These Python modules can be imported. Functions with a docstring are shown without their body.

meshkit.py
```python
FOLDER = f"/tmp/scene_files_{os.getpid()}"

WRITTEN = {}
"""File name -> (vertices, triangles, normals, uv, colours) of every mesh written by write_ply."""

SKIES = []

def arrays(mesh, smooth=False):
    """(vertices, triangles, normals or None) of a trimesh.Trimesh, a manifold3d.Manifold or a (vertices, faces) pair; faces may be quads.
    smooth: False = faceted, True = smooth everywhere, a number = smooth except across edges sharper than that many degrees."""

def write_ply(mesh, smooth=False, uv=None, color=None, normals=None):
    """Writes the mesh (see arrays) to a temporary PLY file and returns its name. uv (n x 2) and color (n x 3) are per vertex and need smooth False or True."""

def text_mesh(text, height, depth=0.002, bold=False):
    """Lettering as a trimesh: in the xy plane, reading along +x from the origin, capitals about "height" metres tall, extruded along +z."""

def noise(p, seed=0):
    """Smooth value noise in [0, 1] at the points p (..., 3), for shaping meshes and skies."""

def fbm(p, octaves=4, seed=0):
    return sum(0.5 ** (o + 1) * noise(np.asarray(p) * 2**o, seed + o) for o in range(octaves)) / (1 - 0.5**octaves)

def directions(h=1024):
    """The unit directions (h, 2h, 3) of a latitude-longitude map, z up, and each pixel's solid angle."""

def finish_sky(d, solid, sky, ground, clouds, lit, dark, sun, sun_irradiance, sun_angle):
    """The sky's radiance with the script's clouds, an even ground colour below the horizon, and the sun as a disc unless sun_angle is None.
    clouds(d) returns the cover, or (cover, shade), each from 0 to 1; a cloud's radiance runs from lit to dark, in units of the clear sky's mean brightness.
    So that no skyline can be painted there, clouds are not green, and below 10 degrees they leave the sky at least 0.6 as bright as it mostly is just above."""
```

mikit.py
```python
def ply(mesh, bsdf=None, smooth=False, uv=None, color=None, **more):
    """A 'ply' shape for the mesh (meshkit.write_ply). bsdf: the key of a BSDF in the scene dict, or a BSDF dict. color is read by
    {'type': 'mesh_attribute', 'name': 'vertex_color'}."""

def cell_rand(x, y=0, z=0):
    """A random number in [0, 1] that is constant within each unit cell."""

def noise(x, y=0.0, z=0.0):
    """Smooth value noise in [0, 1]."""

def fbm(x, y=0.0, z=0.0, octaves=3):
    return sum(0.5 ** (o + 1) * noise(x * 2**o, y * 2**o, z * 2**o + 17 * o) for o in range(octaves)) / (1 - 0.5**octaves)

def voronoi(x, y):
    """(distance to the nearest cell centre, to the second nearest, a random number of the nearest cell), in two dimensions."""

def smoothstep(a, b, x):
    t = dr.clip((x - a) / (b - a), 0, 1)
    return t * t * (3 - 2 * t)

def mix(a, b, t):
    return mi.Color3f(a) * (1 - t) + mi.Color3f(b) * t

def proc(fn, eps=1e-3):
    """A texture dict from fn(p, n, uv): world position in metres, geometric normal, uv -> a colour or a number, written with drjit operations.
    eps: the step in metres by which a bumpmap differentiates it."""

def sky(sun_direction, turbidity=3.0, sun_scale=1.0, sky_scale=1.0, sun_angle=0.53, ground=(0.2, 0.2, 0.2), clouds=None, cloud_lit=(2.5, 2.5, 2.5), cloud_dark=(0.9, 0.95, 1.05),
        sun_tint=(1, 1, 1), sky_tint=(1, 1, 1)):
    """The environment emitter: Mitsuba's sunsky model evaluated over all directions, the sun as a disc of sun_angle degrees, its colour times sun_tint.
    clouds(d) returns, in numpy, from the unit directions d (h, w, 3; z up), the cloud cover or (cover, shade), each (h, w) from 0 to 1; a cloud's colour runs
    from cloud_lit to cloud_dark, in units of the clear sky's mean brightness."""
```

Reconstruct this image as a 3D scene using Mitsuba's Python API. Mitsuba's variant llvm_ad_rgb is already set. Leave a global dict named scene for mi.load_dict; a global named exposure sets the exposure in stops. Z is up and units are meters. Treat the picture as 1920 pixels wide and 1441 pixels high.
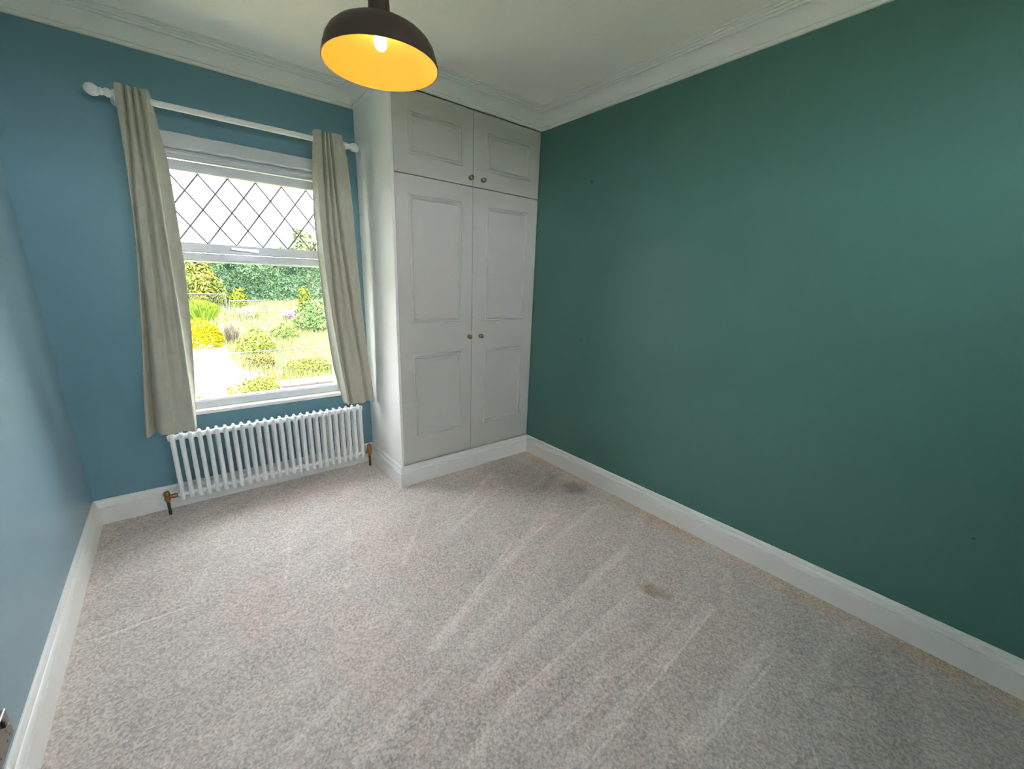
import math, random
import numpy as np
import trimesh, manifold3d
import drjit as dr
import mitsuba as mi
import mikit, meshkit

random.seed(7)
T = mi.ScalarTransform4f
scene, labels = {}, {}

# ------------------------------------------------------------------ camera, sky, sun, exposure
CAM = np.array([0.50643, -2.95758, 1.36862])
FWD = np.array([0.60323023, 0.75067193, -0.26945303])
UP = np.array([0.14271812, 0.23078661, 0.96247921])
scene['camera'] = {
    'type': 'perspective', 'fov': 2 * math.degrees(math.atan(960 / 767.32)), 'fov_axis': 'x',
    'near_clip': 0.02, 'far_clip': 500.0,
    'principal_point_offset_x': 12.3 / 1920, 'principal_point_offset_y': -24.1 / 1441,
    'to_world': T().look_at(origin=CAM.tolist(), target=(CAM + FWD).tolist(), up=UP.tolist()),
}


def overcast(d):
    n = meshkit.fbm(d * [2.2, 2.2, 4.0], 4, 3)
    return np.ones(d.shape[:2]), np.clip((n - 0.35) * 1.6, 0, 1)


scene['sky'] = mikit.sky((-0.75, -0.05, 0.7), turbidity=5.0, sun_scale=0.06, sky_scale=1.0, sun_angle=3.0,
                         ground=(0.16, 0.17, 0.10), clouds=overcast, cloud_lit=(1.9, 1.95, 2.05), cloud_dark=(1.45, 1.52, 1.65))
scene['sky']['sampling_weight'] = 8.0
exposure = 6.34

# ------------------------------------------------------------------ materials
N = mikit.noise


def rgb(c):
    return {'type': 'rgb', 'value': list(map(float, c))}


def srgb(r, g, b):
    c = np.array([r, g, b]) / 255.0
    return np.where(c <= 0.04045, c / 12.92, ((c + 0.055) / 1.055) ** 2.4).tolist()


def mat(name, base, rough=0.5, metallic=0.0, spec=0.5, **more):
    b = base if isinstance(base, dict) else rgb(base)
    scene[name] = {'type': 'twosided', 'bsdf': {'type': 'principled', 'base_color': b, 'roughness': float(rough), 'metallic': float(metallic), 'specular': float(spec), **more}}
    return name


def paint(c, amp=0.05):
    c = list(c)

    def fn(p, n, uv):
        k = 1 - amp + 2 * amp * mikit.fbm(p.x * 3.0 + p.z * 1.3, p.y * 3.0, p.z * 3.0, 2)
        g = 1 - 0.02 + 0.04 * N(p.x * 260 + p.z * 31, p.y * 260, p.z * 260)
        return mi.Color3f(c) * (k * g)
    return mikit.proc(fn)


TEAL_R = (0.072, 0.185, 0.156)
TEAL_B = (0.142, 0.282, 0.338)  # walls share one paint; a blue glare cast is put into this colour
TEAL_L = (0.220, 0.335, 0.390)  # same paint, lightened and blued to carry the window light
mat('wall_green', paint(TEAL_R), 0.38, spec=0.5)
mat('wall_glare_tint', paint(TEAL_B), 0.48, spec=0.3)
mat('wall_window_lit', paint(TEAL_L), 0.36, spec=0.55)
mat('ceiling_paint', paint((0.85, 0.835, 0.745), 0.02), 0.9, spec=0.1)
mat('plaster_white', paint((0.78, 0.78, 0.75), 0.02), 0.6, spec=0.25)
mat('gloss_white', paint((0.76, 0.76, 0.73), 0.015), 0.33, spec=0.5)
mat('cupboard_white', paint((0.53, 0.525, 0.485), 0.015), 0.40, spec=0.4)  # wardrobe fronts darker than its side: their weaker light put into the colour
mat('void_dark', (0.02, 0.02, 0.02), 0.9)
mat('upvc_shaded', (0.60, 0.625, 0.645), 0.22, spec=0.5)  # white plastic greyed: the shade of the backlit frame put into the colour
mat('rod_white', (0.80, 0.80, 0.78), 0.35)
mat('radiator_white', (0.78, 0.80, 0.80), 0.30)
mat('lead', (0.22, 0.22, 0.225), 0.6)
mat('brass', (0.40, 0.235, 0.09), 0.32, 1.0)
mat('brass_pale', (0.36, 0.31, 0.15), 0.30, 1.0)
mat('pipe_dark', (0.10, 0.075, 0.05), 0.45, 0.8)
mat('chrome', (0.75, 0.76, 0.78), 0.18, 1.0)
mat('nickel_black', (0.30, 0.27, 0.25), 0.22, 1.0)
mat('plastic_black', (0.012, 0.012, 0.013), 0.4)
mat('bronze_dark', (0.050, 0.036, 0.028), 0.48, 0.25)
mat('shade_gold', (0.92, 0.60, 0.20), 0.55, 0.0, spec=0.3)
scene['pane_glass'] = {'type': 'thindielectric', 'int_ior': 1.5}


def carpet_col(p, n, uv):
    x, y = p.x, p.y
    grain = 0.6 * N(x * 150, y * 150) + 0.4 * N(x * 310, y * 310, 3.1)
    clump = mikit.fbm(x * 34, y * 34, 1.7, 2)
    big = mikit.fbm(x * 2.1 + 5, y * 2.1, 0.3, 3)
    rx, ry = x * 0.93 + y * 0.36, -x * 0.36 + y * 0.93        # vacuum strokes
    band = mikit.fbm(rx * 1.1, ry * 9.0, 4.4, 3)
    k = 0.54 + 0.80 * grain + 0.14 * (clump - 0.5) + 0.22 * (big - 0.5) + 0.34 * (band - 0.5)
    w = mi.Float(0)
    for (ax, ay, bx, by, half, amt) in STREAKS:
        dx, dy = bx - ax, by - ay
        L2 = dx * dx + dy * dy
        t = dr.clip(((x - ax) * dx + (y - ay) * dy) / L2, 0, 1)
        q = dr.sqrt(dr.square(x - ax - t * dx) + dr.square(y - ay - t * dy)) + 0.4 * half * (N(x * 26, y * 26, 9.0) - 0.5)
        one = amt * (1 - mikit.smoothstep(half * 0.35, half, q)) * (0.6 + 0.5 * N(x * 9, y * 9, 2.0))
        w = dr.maximum(w, one) if amt > 0 else w + one
    k = k + 1.0 * w
    col = mi.Color3f(0.620, 0.560, 0.522) * k
    tint = mikit.smoothstep(0.45, 0.75, mikit.fbm(x * 3.3, y * 3.3, 8.8, 2))
    col = col * mikit.mix((1, 1, 1), (1.03, 0.982, 0.985), tint)

    def stain(cx, cy, r, c, amt, e=1.0, seed=0.0):
        q = dr.sqrt(dr.square(x - cx) + dr.square((y - cy) * e)) + 0.5 * r * (mikit.fbm(x * 28, y * 28, seed, 2) - 0.5)
        return c, amt * (1 - mikit.smoothstep(r * 0.3, r, q))
    for c, a in (stain(2.52, -1.245, 0.11, (0.22, 0.18, 0.14), 0.62, 0.8, 1.0), stain(2.07, -2.135, 0.055, (0.36, 0.26, 0.15), 0.7, 0.8, 2.0),
                 stain(2.10, -2.20, 0.05, (0.42, 0.33, 0.22), 0.5, 1.0, 3.0), stain(2.38, -0.90, 0.36, (0.42, 0.35, 0.29), 0.50, 0.7, 4.0)):
        col = col * (1 - a) + mi.Color3f(c) * a * k
    edge = mikit.smoothstep(2.52, 2.67, x) * mikit.smoothstep(0.35, 0.75, mikit.fbm(x * 6, y * 6, 6.6, 2) + 0.12)
    col = col * mikit.mix((1, 1, 1), (0.93, 0.80, 0.64), edge * 0.9)
    return dr.clip(col, 0.02, 0.95)


def carpet_bump(p, n, uv):
    return 0.004 * (0.6 * N(p.x * 170, p.y * 170) + 0.4 * N(p.x * 340, p.y * 340, 2.0)) + 0.004 * mikit.fbm(p.x * 30, p.y * 30, 5.0, 2)


STREAKS = [   # vacuum strokes on the pile: x, y to x, y, half width, strength; broad bands, then the thin ridges beside them
    (1.10, -1.82, 1.95, -1.46, 0.034, 0.20), (1.15, -2.06, 2.25, -1.88, 0.034, 0.17), (1.20, -2.42, 2.20, -2.36, 0.030, 0.17), (1.22, -2.30, 1.95, -2.30, 0.034, 0.13),
    (1.55, -2.60, 2.20, -2.61, 0.032, 0.17), (0.75, -2.03, 1.50, -1.80, 0.034, 0.13), (0.58, -1.88, 1.10, -1.66, 0.028, 0.12), (1.15, -2.18, 2.05, -2.12, 0.026, 0.13),
    (1.22, -1.30, 1.55, -0.88, 0.020, 0.14), (1.55, -1.20, 2.10, -0.95, 0.024, 0.16), (0.95, -1.30, 1.12, -0.80, 0.016, 0.12), (0.70, -1.20, 0.86, -0.62, 0.015, 0.11),
    (0.40, -0.95, 0.52, -0.55, 0.014, 0.10), (1.70, -1.05, 2.20, -0.72, 0.018, 0.14), (1.90, -1.62, 2.45, -1.50, 0.022, 0.12), (2.05, -2.76, 2.62, -2.79, 0.028, 0.12),
    (2.25, -2.42, 2.50, -2.30, 0.030, 0.12), (0.30, -1.45, 0.75, -1.30, 0.022, 0.07), (0.60, -2.30, 1.10, -2.20, 0.025, 0.08),
    (1.43, -1.65, 2.06, -1.45, 0.009, 0.26), (1.27, -2.45, 2.20, -2.38, 0.008, 0.30), (1.59, -2.63, 2.15, -2.65, 0.008, 0.24), (1.17, -2.03, 2.19, -1.88, 0.009, 0.22),
    (1.18, -2.16, 2.01, -2.10, 0.008, 0.22), (0.80, -2.01, 1.50, -1.82, 0.009, 0.18), (1.16, -1.79, 1.76, -1.49, 0.009, 0.26), (0.61, -1.87, 1.06, -1.68, 0.008, 0.16),
    (1.26, -2.34, 1.86, -2.35, 0.008, 0.20), (0.09, -1.02, 0.36, -1.02, 0.008, 0.22), (1.23, -2.265, 1.40, -2.265, 0.007, -0.25), (0.05, -1.00, 0.38, -1.005, 0.006, -0.18)]
scene['carpet'] = {'type': 'twosided', 'bsdf': {'type': 'bumpmap', 'arbitrary': mikit.proc(carpet_bump, 0.0008), 'scale': 1.0,
                   'bsdf': {'type': 'principled', 'base_color': mikit.proc(carpet_col), 'roughness': 0.95, 'specular': 0.05, 'sheen': 0.3}}}


def fabric_col(p, n, uv):
    w = N(p.x * 420, p.y * 420, p.z * 900) * 0.5 + N(p.x * 900, p.y * 900, p.z * 420) * 0.5
    s = mikit.fbm(p.x * 60, p.y * 60, p.z * 22, 2)
    return mi.Color3f(0.44, 0.435, 0.355) * (0.80 + 0.26 * w + 0.16 * s)


mat('curtain_fabric', mikit.proc(fabric_col), 0.9, spec=0.1, sheen=0.4)
scene['foliage'] = {'type': 'twosided', 'bsdf': {'type': 'diffuse', 'reflectance': {'type': 'mesh_attribute', 'name': 'vertex_color'}}}


def gravel_col(p, n, uv):
    return mi.Color3f(0.62, 0.60, 0.52) * (0.75 + 0.4 * N(p.x * 14, p.y * 14) + 0.1 * N(p.x * 50, p.y * 50))


mat('bark', (0.06, 0.055, 0.045), 0.9)
mat('gravel_pale', mikit.proc(gravel_col), 0.95)


def ground_col(p, n, uv):
    t = mikit.fbm(p.x * 0.9, p.y * 0.5, 0, 3)
    return mikit.mix((0.16, 0.17, 0.05), (0.34, 0.30, 0.13), mikit.smoothstep(0.35, 0.65, t)) * (0.7 + 0.6 * N(p.x * 9, p.y * 9))


mat('rough_ground', mikit.proc(ground_col), 0.95)
mat('coping_stone', (0.055, 0.044, 0.041), 0.9)
mat('brick_pink', (0.11, 0.06, 0.045), 0.9)
mat('galvanised', (0.085, 0.088, 0.092), 0.5, 0.3)
mat('render_outside', (0.5, 0.48, 0.44), 0.9)

# ------------------------------------------------------------------ mesh helpers


def cat(ms):
    return trimesh.util.concatenate(list(ms))


def box(x0, x1, y0, y1, z0, z1, b=0.0):
    """Box, its edges chamfered by b."""
    if b <= 0:
        m = trimesh.creation.box((x1 - x0, y1 - y0, z1 - z0))
        m.apply_translation(((x0 + x1) / 2, (y0 + y1) / 2, (z0 + z1) / 2))
        return m
    pts = []
    for sx in (0, 1):
        for sy in (0, 1):
            for sz in (0, 1):
                p = [x1 if sx else x0, y1 if sy else y0, z1 if sz else z0]
                s = [-b if sx else b, -b if sy else b, -b if sz else b]
                for k in range(3):
                    q = [p[i] + (s[i] if i != k else 0) for i in range(3)]
                    pts.append(q)
    return trimesh.Trimesh(pts).convex_hull


def lathe(profile, n=48, at=(0, 0, 0), axis='z'):
    """profile: (radius, height) pairs."""
    pr = np.asarray(profile, float)
    a = np.arange(n) * 2 * math.pi / n
    v = np.stack([pr[:, None, 0] * np.cos(a), pr[:, None, 0] * np.sin(a), np.repeat(pr[:, 1:2], n, 1)], -1).reshape(-1, 3)
    f = []
    for i in range(len(pr) - 1):
        for j in range(n):
            a0, a1, b0, b1 = i * n + j, i * n + (j + 1) % n, (i + 1) * n + j, (i + 1) * n + (j + 1) % n
            if pr[i, 0] > 1e-9:
                f.append((a0, a1, b1))
            if pr[i + 1, 0] > 1e-9:
                f.append((a0, b1, b0))
    m = trimesh.Trimesh(v, f, process=False)
    if axis == 'x':
        m.apply_transform(trimesh.transformations.rotation_matrix(math.pi / 2, [0, 1, 0]))
    elif axis == 'y':
        m.apply_transform(trimesh.transformations.rotation_matrix(-math.pi / 2, [1, 0, 0]))
    m.apply_translation(at)
    m.merge_vertices()
    m.update_faces(m.nondegenerate_faces())
    return m


def rod(a, b, r, n=12, caps=True):
    a, b = np.asarray(a, float), np.asarray(b, float)
    return trimesh.creation.cylinder(radius=r, segment=[a, b], sections=n)


def mitred(path, profile, closed=False, inside=1):
    """One mesh per segment of a horizontal path; profile = (distance from the wall, z); the room lies on the right of the path for inside=1."""
    P = [np.array(p, float) for p in path]
    n = len(P)
    segs = n if closed else n - 1
    nor = []
    for i in range(segs):
        d = P[(i + 1) % n] - P[i]
        d /= np.linalg.norm(d)
        nor.append(inside * np.array([d[1], -d[0]]))
    off = []
    for i in range(n):
        a = nor[(i - 1) % segs] if (closed or i > 0) else nor[i]
        b = nor[i % segs] if (closed or i < n - 1) else nor[i - 1]
        off.append((a + b) / (1 + a @ b))
    out, pr, k = [], np.array(profile, float), len(profile)
    for i in range(segs):
        j = (i + 1) % n
        v = [[*(P[i] + off[i] * u), z] for u, z in pr] + [[*(P[j] + off[j] * u), z] for u, z in pr]
        f = []
        for q in range(k):
            r = (q + 1) % k
            f += [(q, r, k + r), (q, k + r, k + q)]
        caps = trimesh.creation.triangulate_polygon(__import__('shapely').Polygon(pr), engine='earcut')
        idx = []
        for c in caps[0]:
            idx.append(int(np.argmin(np.abs(pr - c).sum(1))))
        for t in caps[1]:
            t = [idx[x] for x in t]
            f += [tuple(t), (k + t[2], k + t[1], k + t[0])]
        m = trimesh.Trimesh(v, f, process=False)
        trimesh.repair.fix_normals(m)
        out.append(m)
    return out


def ring(x0, x1, z0, z1, y, profile):
    """Moulding round a rectangle of a vertical plane that faces -y; profile = (inset, height above the plane), closed against the plane."""
    pr = np.array(profile, float)
    v, k = [], len(pr)
    for sx, sz in ((0, 0), (1, 0), (1, 1), (0, 1)):
        for i, h in pr:
            v.append([x1 - i if sx else x0 + i, y - h, z1 - i if sz else z0 + i])
    f = []
    for c in range(4):
        d = (c + 1) % 4
        for q in range(k - 1):
            f += [(c * k + q, d * k + q, d * k + q + 1), (c * k + q, d * k + q + 1, c * k + q + 1)]
    m = trimesh.Trimesh(v, f, process=False)
    return m


def sheet(grid, thick=0.004):
    """A closed cloth from a (rows, columns, 3) grid, thickened along its normals."""
    g = np.asarray(grid, float)
    r, c = g.shape[:2]
    du, dv = np.gradient(g, axis=1), np.gradient(g, axis=0)
    nn = np.cross(du, dv)
    nn /= np.linalg.norm(nn, axis=2, keepdims=True) + 1e-12
    v = np.vstack([(g + nn * thick / 2).reshape(-1, 3), (g - nn * thick / 2).reshape(-1, 3)])
    i, j = np.meshgrid(np.arange(r - 1), np.arange(c - 1), indexing='ij')
    a = (i * c + j).ravel()
    quads = np.stack([a, a + 1, a + c + 1, a + c], 1)
    o = r * c
    f = np.vstack([quads[:, [0, 1, 2]], quads[:, [0, 2, 3]], o + quads[:, [0, 2, 1]], o + quads[:, [0, 3, 2]]])
    loop = list(range(c)) + [k * c + c - 1 for k in range(1, r)] + [(r - 1) * c + k for k in range(c - 2, -1, -1)] + [k * c for k in range(r - 2, 0, -1)]
    e = []
    for k in range(len(loop)):
        p, q = loop[k], loop[(k + 1) % len(loop)]
        e += [(p, o + p, o + q), (p, o + q, q)]
    m = trimesh.Trimesh(v, np.vstack([f, e]), process=False)
    trimesh.repair.fix_normals(m)
    return m


def put(key, mesh, bsdf, smooth=False, label=None, cat=None, group=None, kind=None, **more):
    scene[key] = mikit.ply(mesh, bsdf, smooth=smooth, **more)
    tag(key, label, cat, group, kind)
    return key


def tag(key, label=None, cat=None, group=None, kind=None):
    d = {k: v for k, v in (('label', label), ('category', cat), ('group', group), ('kind', kind)) if v}
    if d:
        labels[key] = d


def num(base, i):
    return base if i == 0 else f'{base}_{i:03d}'


# ------------------------------------------------------------------ the room
W, H, YR = 2.694, 2.5, -3.75          # width, ceiling height, rear wall
CX, CY = 1.568, -0.541                # wardrobe: left side, front
OX0, OX1, OZ0, OZ1 = 0.470, 1.395, 0.575, 2.058   # window opening

put('floor', box(-0.02, W + 0.02, YR - 0.02, 0.02, -0.12, 0.0), 'carpet', label='grey beige cut-pile carpet with pale vacuum strokes and brown stains', kind='structure')
put('ceiling', box(-0.3, W + 0.3, YR - 0.3, 0.32, H, H + 0.15), 'ceiling_paint', label='plain white ceiling', kind='structure')
back = cat([box(-0.3, OX0, 0, 0.30, -0.12, H), box(OX1, W + 0.3, 0, 0.30, -0.12, H), box(OX0, OX1, 0, 0.30, -0.12, OZ0 - 0.02), box(OX0, OX1, 0, 0.30, OZ1, H)])
put('wall_back', back, 'wall_glare_tint', label='teal window wall with a blue glare cast put into its paint colour', kind='structure')
put('wall_left', box(-0.3, 0, YR - 0.3, 0, -0.12, H), 'wall_window_lit', label='left wall with window light put into its lighter bluer paint colour', kind='structure')
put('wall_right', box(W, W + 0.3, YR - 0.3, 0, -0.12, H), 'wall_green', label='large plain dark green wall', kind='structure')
DX0, DX1, DZ0, DZ = 0.15, 2.05, 1.70, 2.36   # unseen high window added behind the camera as fill light
rear = cat([box(0, DX0, YR - 0.3, YR, -0.12, H), box(DX1, W, YR - 0.3, YR, -0.12, H), box(DX0, DX1, YR - 0.3, YR, DZ, H), box(DX0, DX1, YR - 0.3, YR, -0.12, DZ0)])
put('wall_front', rear, 'wall_glare_tint', kind='structure', label='wall behind the viewer with a wide high opening added for fill light')

# plug holes in the green wall
for i, (y, z, r) in enumerate(((-1.039, 2.001, 0.0105), (-1.053, 1.002, 0.0072), (-3.014, 0.517, 0.004))):
    put('wall_right__' + num('plug_hole', i), lathe([(0, -0.0006), (r * 0.7, -0.0006), (r, 0.0002), (r * 1.15, 0.0008), (r * 1.2, 0.0), (r * 1.2, -0.001)], 16, (0, 0, 0), 'x'), 'plastic_black' if i < 2 else 'pipe_dark',
        label='small dark plug hole in the green wall', to_world=T().translate([W, y, z]) @ T().rotate([0, 0, 1], 180))

# cornice and skirting
CB = 2.389
corn = [(0, CB), (0.010, CB), (0.013, CB + 0.003), (0.014, CB + 0.013), (0.010, CB + 0.0145), (0.010, CB + 0.0165), (0.016, CB + 0.018)]
for t in np.linspace(0, 1, 9):       # the cove
    a = t * math.pi / 2
    corn.append((0.016 + 0.048 * (1 - math.cos(a)), CB + 0.019 + 0.056 * math.sin(a)))
corn += [(0.061, CB + 0.0775), (0.068, CB + 0.0785), (0.0695, CB + 0.085), (0.066, CB + 0.0865), (0.066, CB + 0.0885), (0.077, CB + 0.089), (0.0785, CB + 0.0955), (0.075, CB + 0.097), (0.075, CB + 0.0985),
         (0.088, CB + 0.099), (0.089, CB + 0.1045), (0.086, CB + 0.1055), (0.086, CB + 0.1065), (0.099, CB + 0.107), (0.099, H), (0, H)]
loop = [(0, 0), (CX, 0), (CX, CY), (W, CY), (W, YR), (0, YR)]
names = ['trim_1', 'trim_2', 'trim_3', 'trim_4', 'trim_5', 'trim_6']
tl = ['white plaster cornice above the window', 'short white cornice on the wardrobe side', 'white cornice above the wardrobe doors', 'white cornice along the green wall', 'white cornice behind the viewer', 'white cornice on the left wall']
for nme, l, m in zip(names, tl, mitred(loop, corn, True)):
    put(nme, m, 'plaster_white', smooth=25, label=l, kind='structure')
ST = 0.022
skirt = [(0, 0), (ST, 0), (ST, 0.095), (ST - 0.001, 0.0965), (ST - 0.006, 0.0975), (ST - 0.006, 0.100), (ST - 0.002, 0.101), (ST - 0.0025, 0.106), (ST - 0.005, 0.112), (ST - 0.0095, 0.117), (ST - 0.0135, 0.119), (ST - 0.0135, 0.1215), (ST - 0.0095, 0.1225), (ST - 0.0095, 0.128), (ST - 0.012, 0.134), (ST - 0.016, 0.1395), (ST - 0.018, 0.141), (0, 0.141)]
sk = mitred(loop, skirt, True)
put('baseboard_back', sk[0], 'gloss_white', smooth=25, label='white skirting board under the radiator', kind='structure')
put('baseboard_right', sk[3], 'gloss_white', smooth=25, label='white moulded skirting board along the green wall', kind='structure')
f6 = sk[5]
put('baseboard_left', f6, 'gloss_white', smooth=25, label='white moulded skirting board along the left wall', kind='structure')
put('baseboard_front', sk[4], 'gloss_white', smooth=25, label='white skirting board behind the viewer', kind='structure')

# ------------------------------------------------------------------ window
FY = 0.032                            # room face of the frame
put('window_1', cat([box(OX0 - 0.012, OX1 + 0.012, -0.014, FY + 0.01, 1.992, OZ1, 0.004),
                     box(OX0, OX0 + 0.006, -0.0, 0.25, OZ0, 1.995), box(OX1 - 0.006, OX1, -0.0, 0.25, OZ0, 1.995)]), 'upvc_shaded', smooth=25, kind='structure',
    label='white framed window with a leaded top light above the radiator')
GX0, GX1 = 0.520, 1.342               # lower glass
frame = cat([box(OX0 + 0.006, GX0 - 0.012, FY, 0.10, OZ0, 1.992, 0.004), box(GX1 + 0.012, OX1 - 0.006, FY, 0.10, OZ0, 1.992, 0.004),
             box(GX0 - 0.013, GX1 + 0.013, FY, 0.10, OZ0, 0.622, 0.004), box(GX0 - 0.013, GX1 + 0.013, FY, 0.10, 1.437, 1.474, 0.004),
             box(GX0 - 0.013, GX1 + 0.013, FY, 0.10, 1.945, 1.992, 0.004), box(OX0 + 0.006, OX1 - 0.006, FY - 0.012, FY + 0.01, 1.962, 1.978, 0.003)])
put('window_1__frame', frame, 'upvc_shaded', smooth=25)
bead = ring(GX0 - 0.013, GX1 + 0.013, 0.621, 1.438, 0.058, [(0, 0.0), (0, 0.016), (0.004, 0.0175), (0.012, 0.006), (0.013, 0.0)])
put('window_1__glazing_bead', bead, 'upvc_shaded')
put('window_1__pane', box(GX0 - 0.002, GX1 + 0.002, 0.0600, 0.0601, 0.628, 1.430).slice_plane([0, 0.06005, 0], [0, -1, 0]), 'pane_glass')
SX0, SX1, SZ0, SZ1 = 0.572, 1.300, 1.527, 1.887   # top light glass
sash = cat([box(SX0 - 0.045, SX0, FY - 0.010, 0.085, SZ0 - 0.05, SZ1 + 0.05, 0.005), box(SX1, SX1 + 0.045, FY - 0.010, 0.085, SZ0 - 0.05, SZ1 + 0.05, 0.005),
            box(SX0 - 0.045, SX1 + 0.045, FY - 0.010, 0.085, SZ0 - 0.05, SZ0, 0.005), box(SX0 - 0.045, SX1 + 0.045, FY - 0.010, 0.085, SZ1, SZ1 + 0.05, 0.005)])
put('window_1__sash', sash, 'upvc_shaded', smooth=25)
pane = box(SX0 - 0.002, SX1 + 0.002, 0.06, 0.0601, SZ0 - 0.002, SZ1 + 0.002).slice_plane([0, 0.06005, 0], [0, -1, 0])
put('window_1__sash__pane', pane, 'pane_glass')
# lead strips: a diamond lattice, two diamonds tall
DXX, DZZ = 0.1377, (SZ1 - SZ0) / 2
import shapely
rect = shapely.box(SX0, SZ0, SX1, SZ1)
k = 0
for s in (1, -1):
    for i in range(-3, 10):
        x = SX0 + i * DXX
        # line through the top apex (x, SZ1), falling left (s=1) or right (s=-1)
        ln = shapely.LineString([(x + s * DXX, SZ1 + DZZ), (x - s * 3 * DXX, SZ1 - 3 * DZZ)]).intersection(rect)
        if ln.is_empty or ln.length < 0.02:
            continue
        (ax, az), (bx, bz) = ln.coords[0], ln.coords[-1]
        d = np.array([bx - ax, bz - az])
        d /= np.linalg.norm(d)
        nn = np.array([-d[1], d[0]]) * 0.0044
        v = []
        for y, w in ((0.0595, 1.0), (0.0578, 0.55)):
            for px, pz, q in ((ax, az, 1), (bx, bz, 1), (bx, bz, -1), (ax, az, -1)):
                v.append([px + q * w * nn[0], y, pz + q * w * nn[1]])
        put('window_1__sash__' + num('lead_strip', k), trimesh.Trimesh(v).convex_hull, 'lead')
        k += 1
hd = cat([box(0.905, 0.955, FY - 0.020, FY - 0.009, 1.492, 1.513, 0.004), lathe([(0, 0), (0.009, 0), (0.009, 0.022), (0.007, 0.026), (0, 0.026)], 20, (0.938, FY - 0.044, 1.502), 'y'),
          trimesh.Trimesh([[0.95, FY - 0.046, 1.493], [0.95, FY - 0.046, 1.509], [0.95, FY - 0.036, 1.493], [0.95, FY - 0.036, 1.509],
                           [0.812, FY - 0.056, 1.500], [0.812, FY - 0.056, 1.511], [0.812, FY - 0.048, 1.500], [0.812, FY - 0.048, 1.511]]).convex_hull])
put('window_1__sash__handle', hd, 'chrome', smooth=35, label='silver window handle')
sill = mitred([(OX0 - 0.035, FY + 0.03), (OX1 + 0.035, FY + 0.03)], [(0, 0.553), (0.084, 0.553), (0.087, 0.556), (0.087, 0.571), (0.082, 0.576), (0, 0.576)])
put('window_1__sill', sill[0], 'gloss_white', smooth=25, label='white window sill board')

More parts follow.
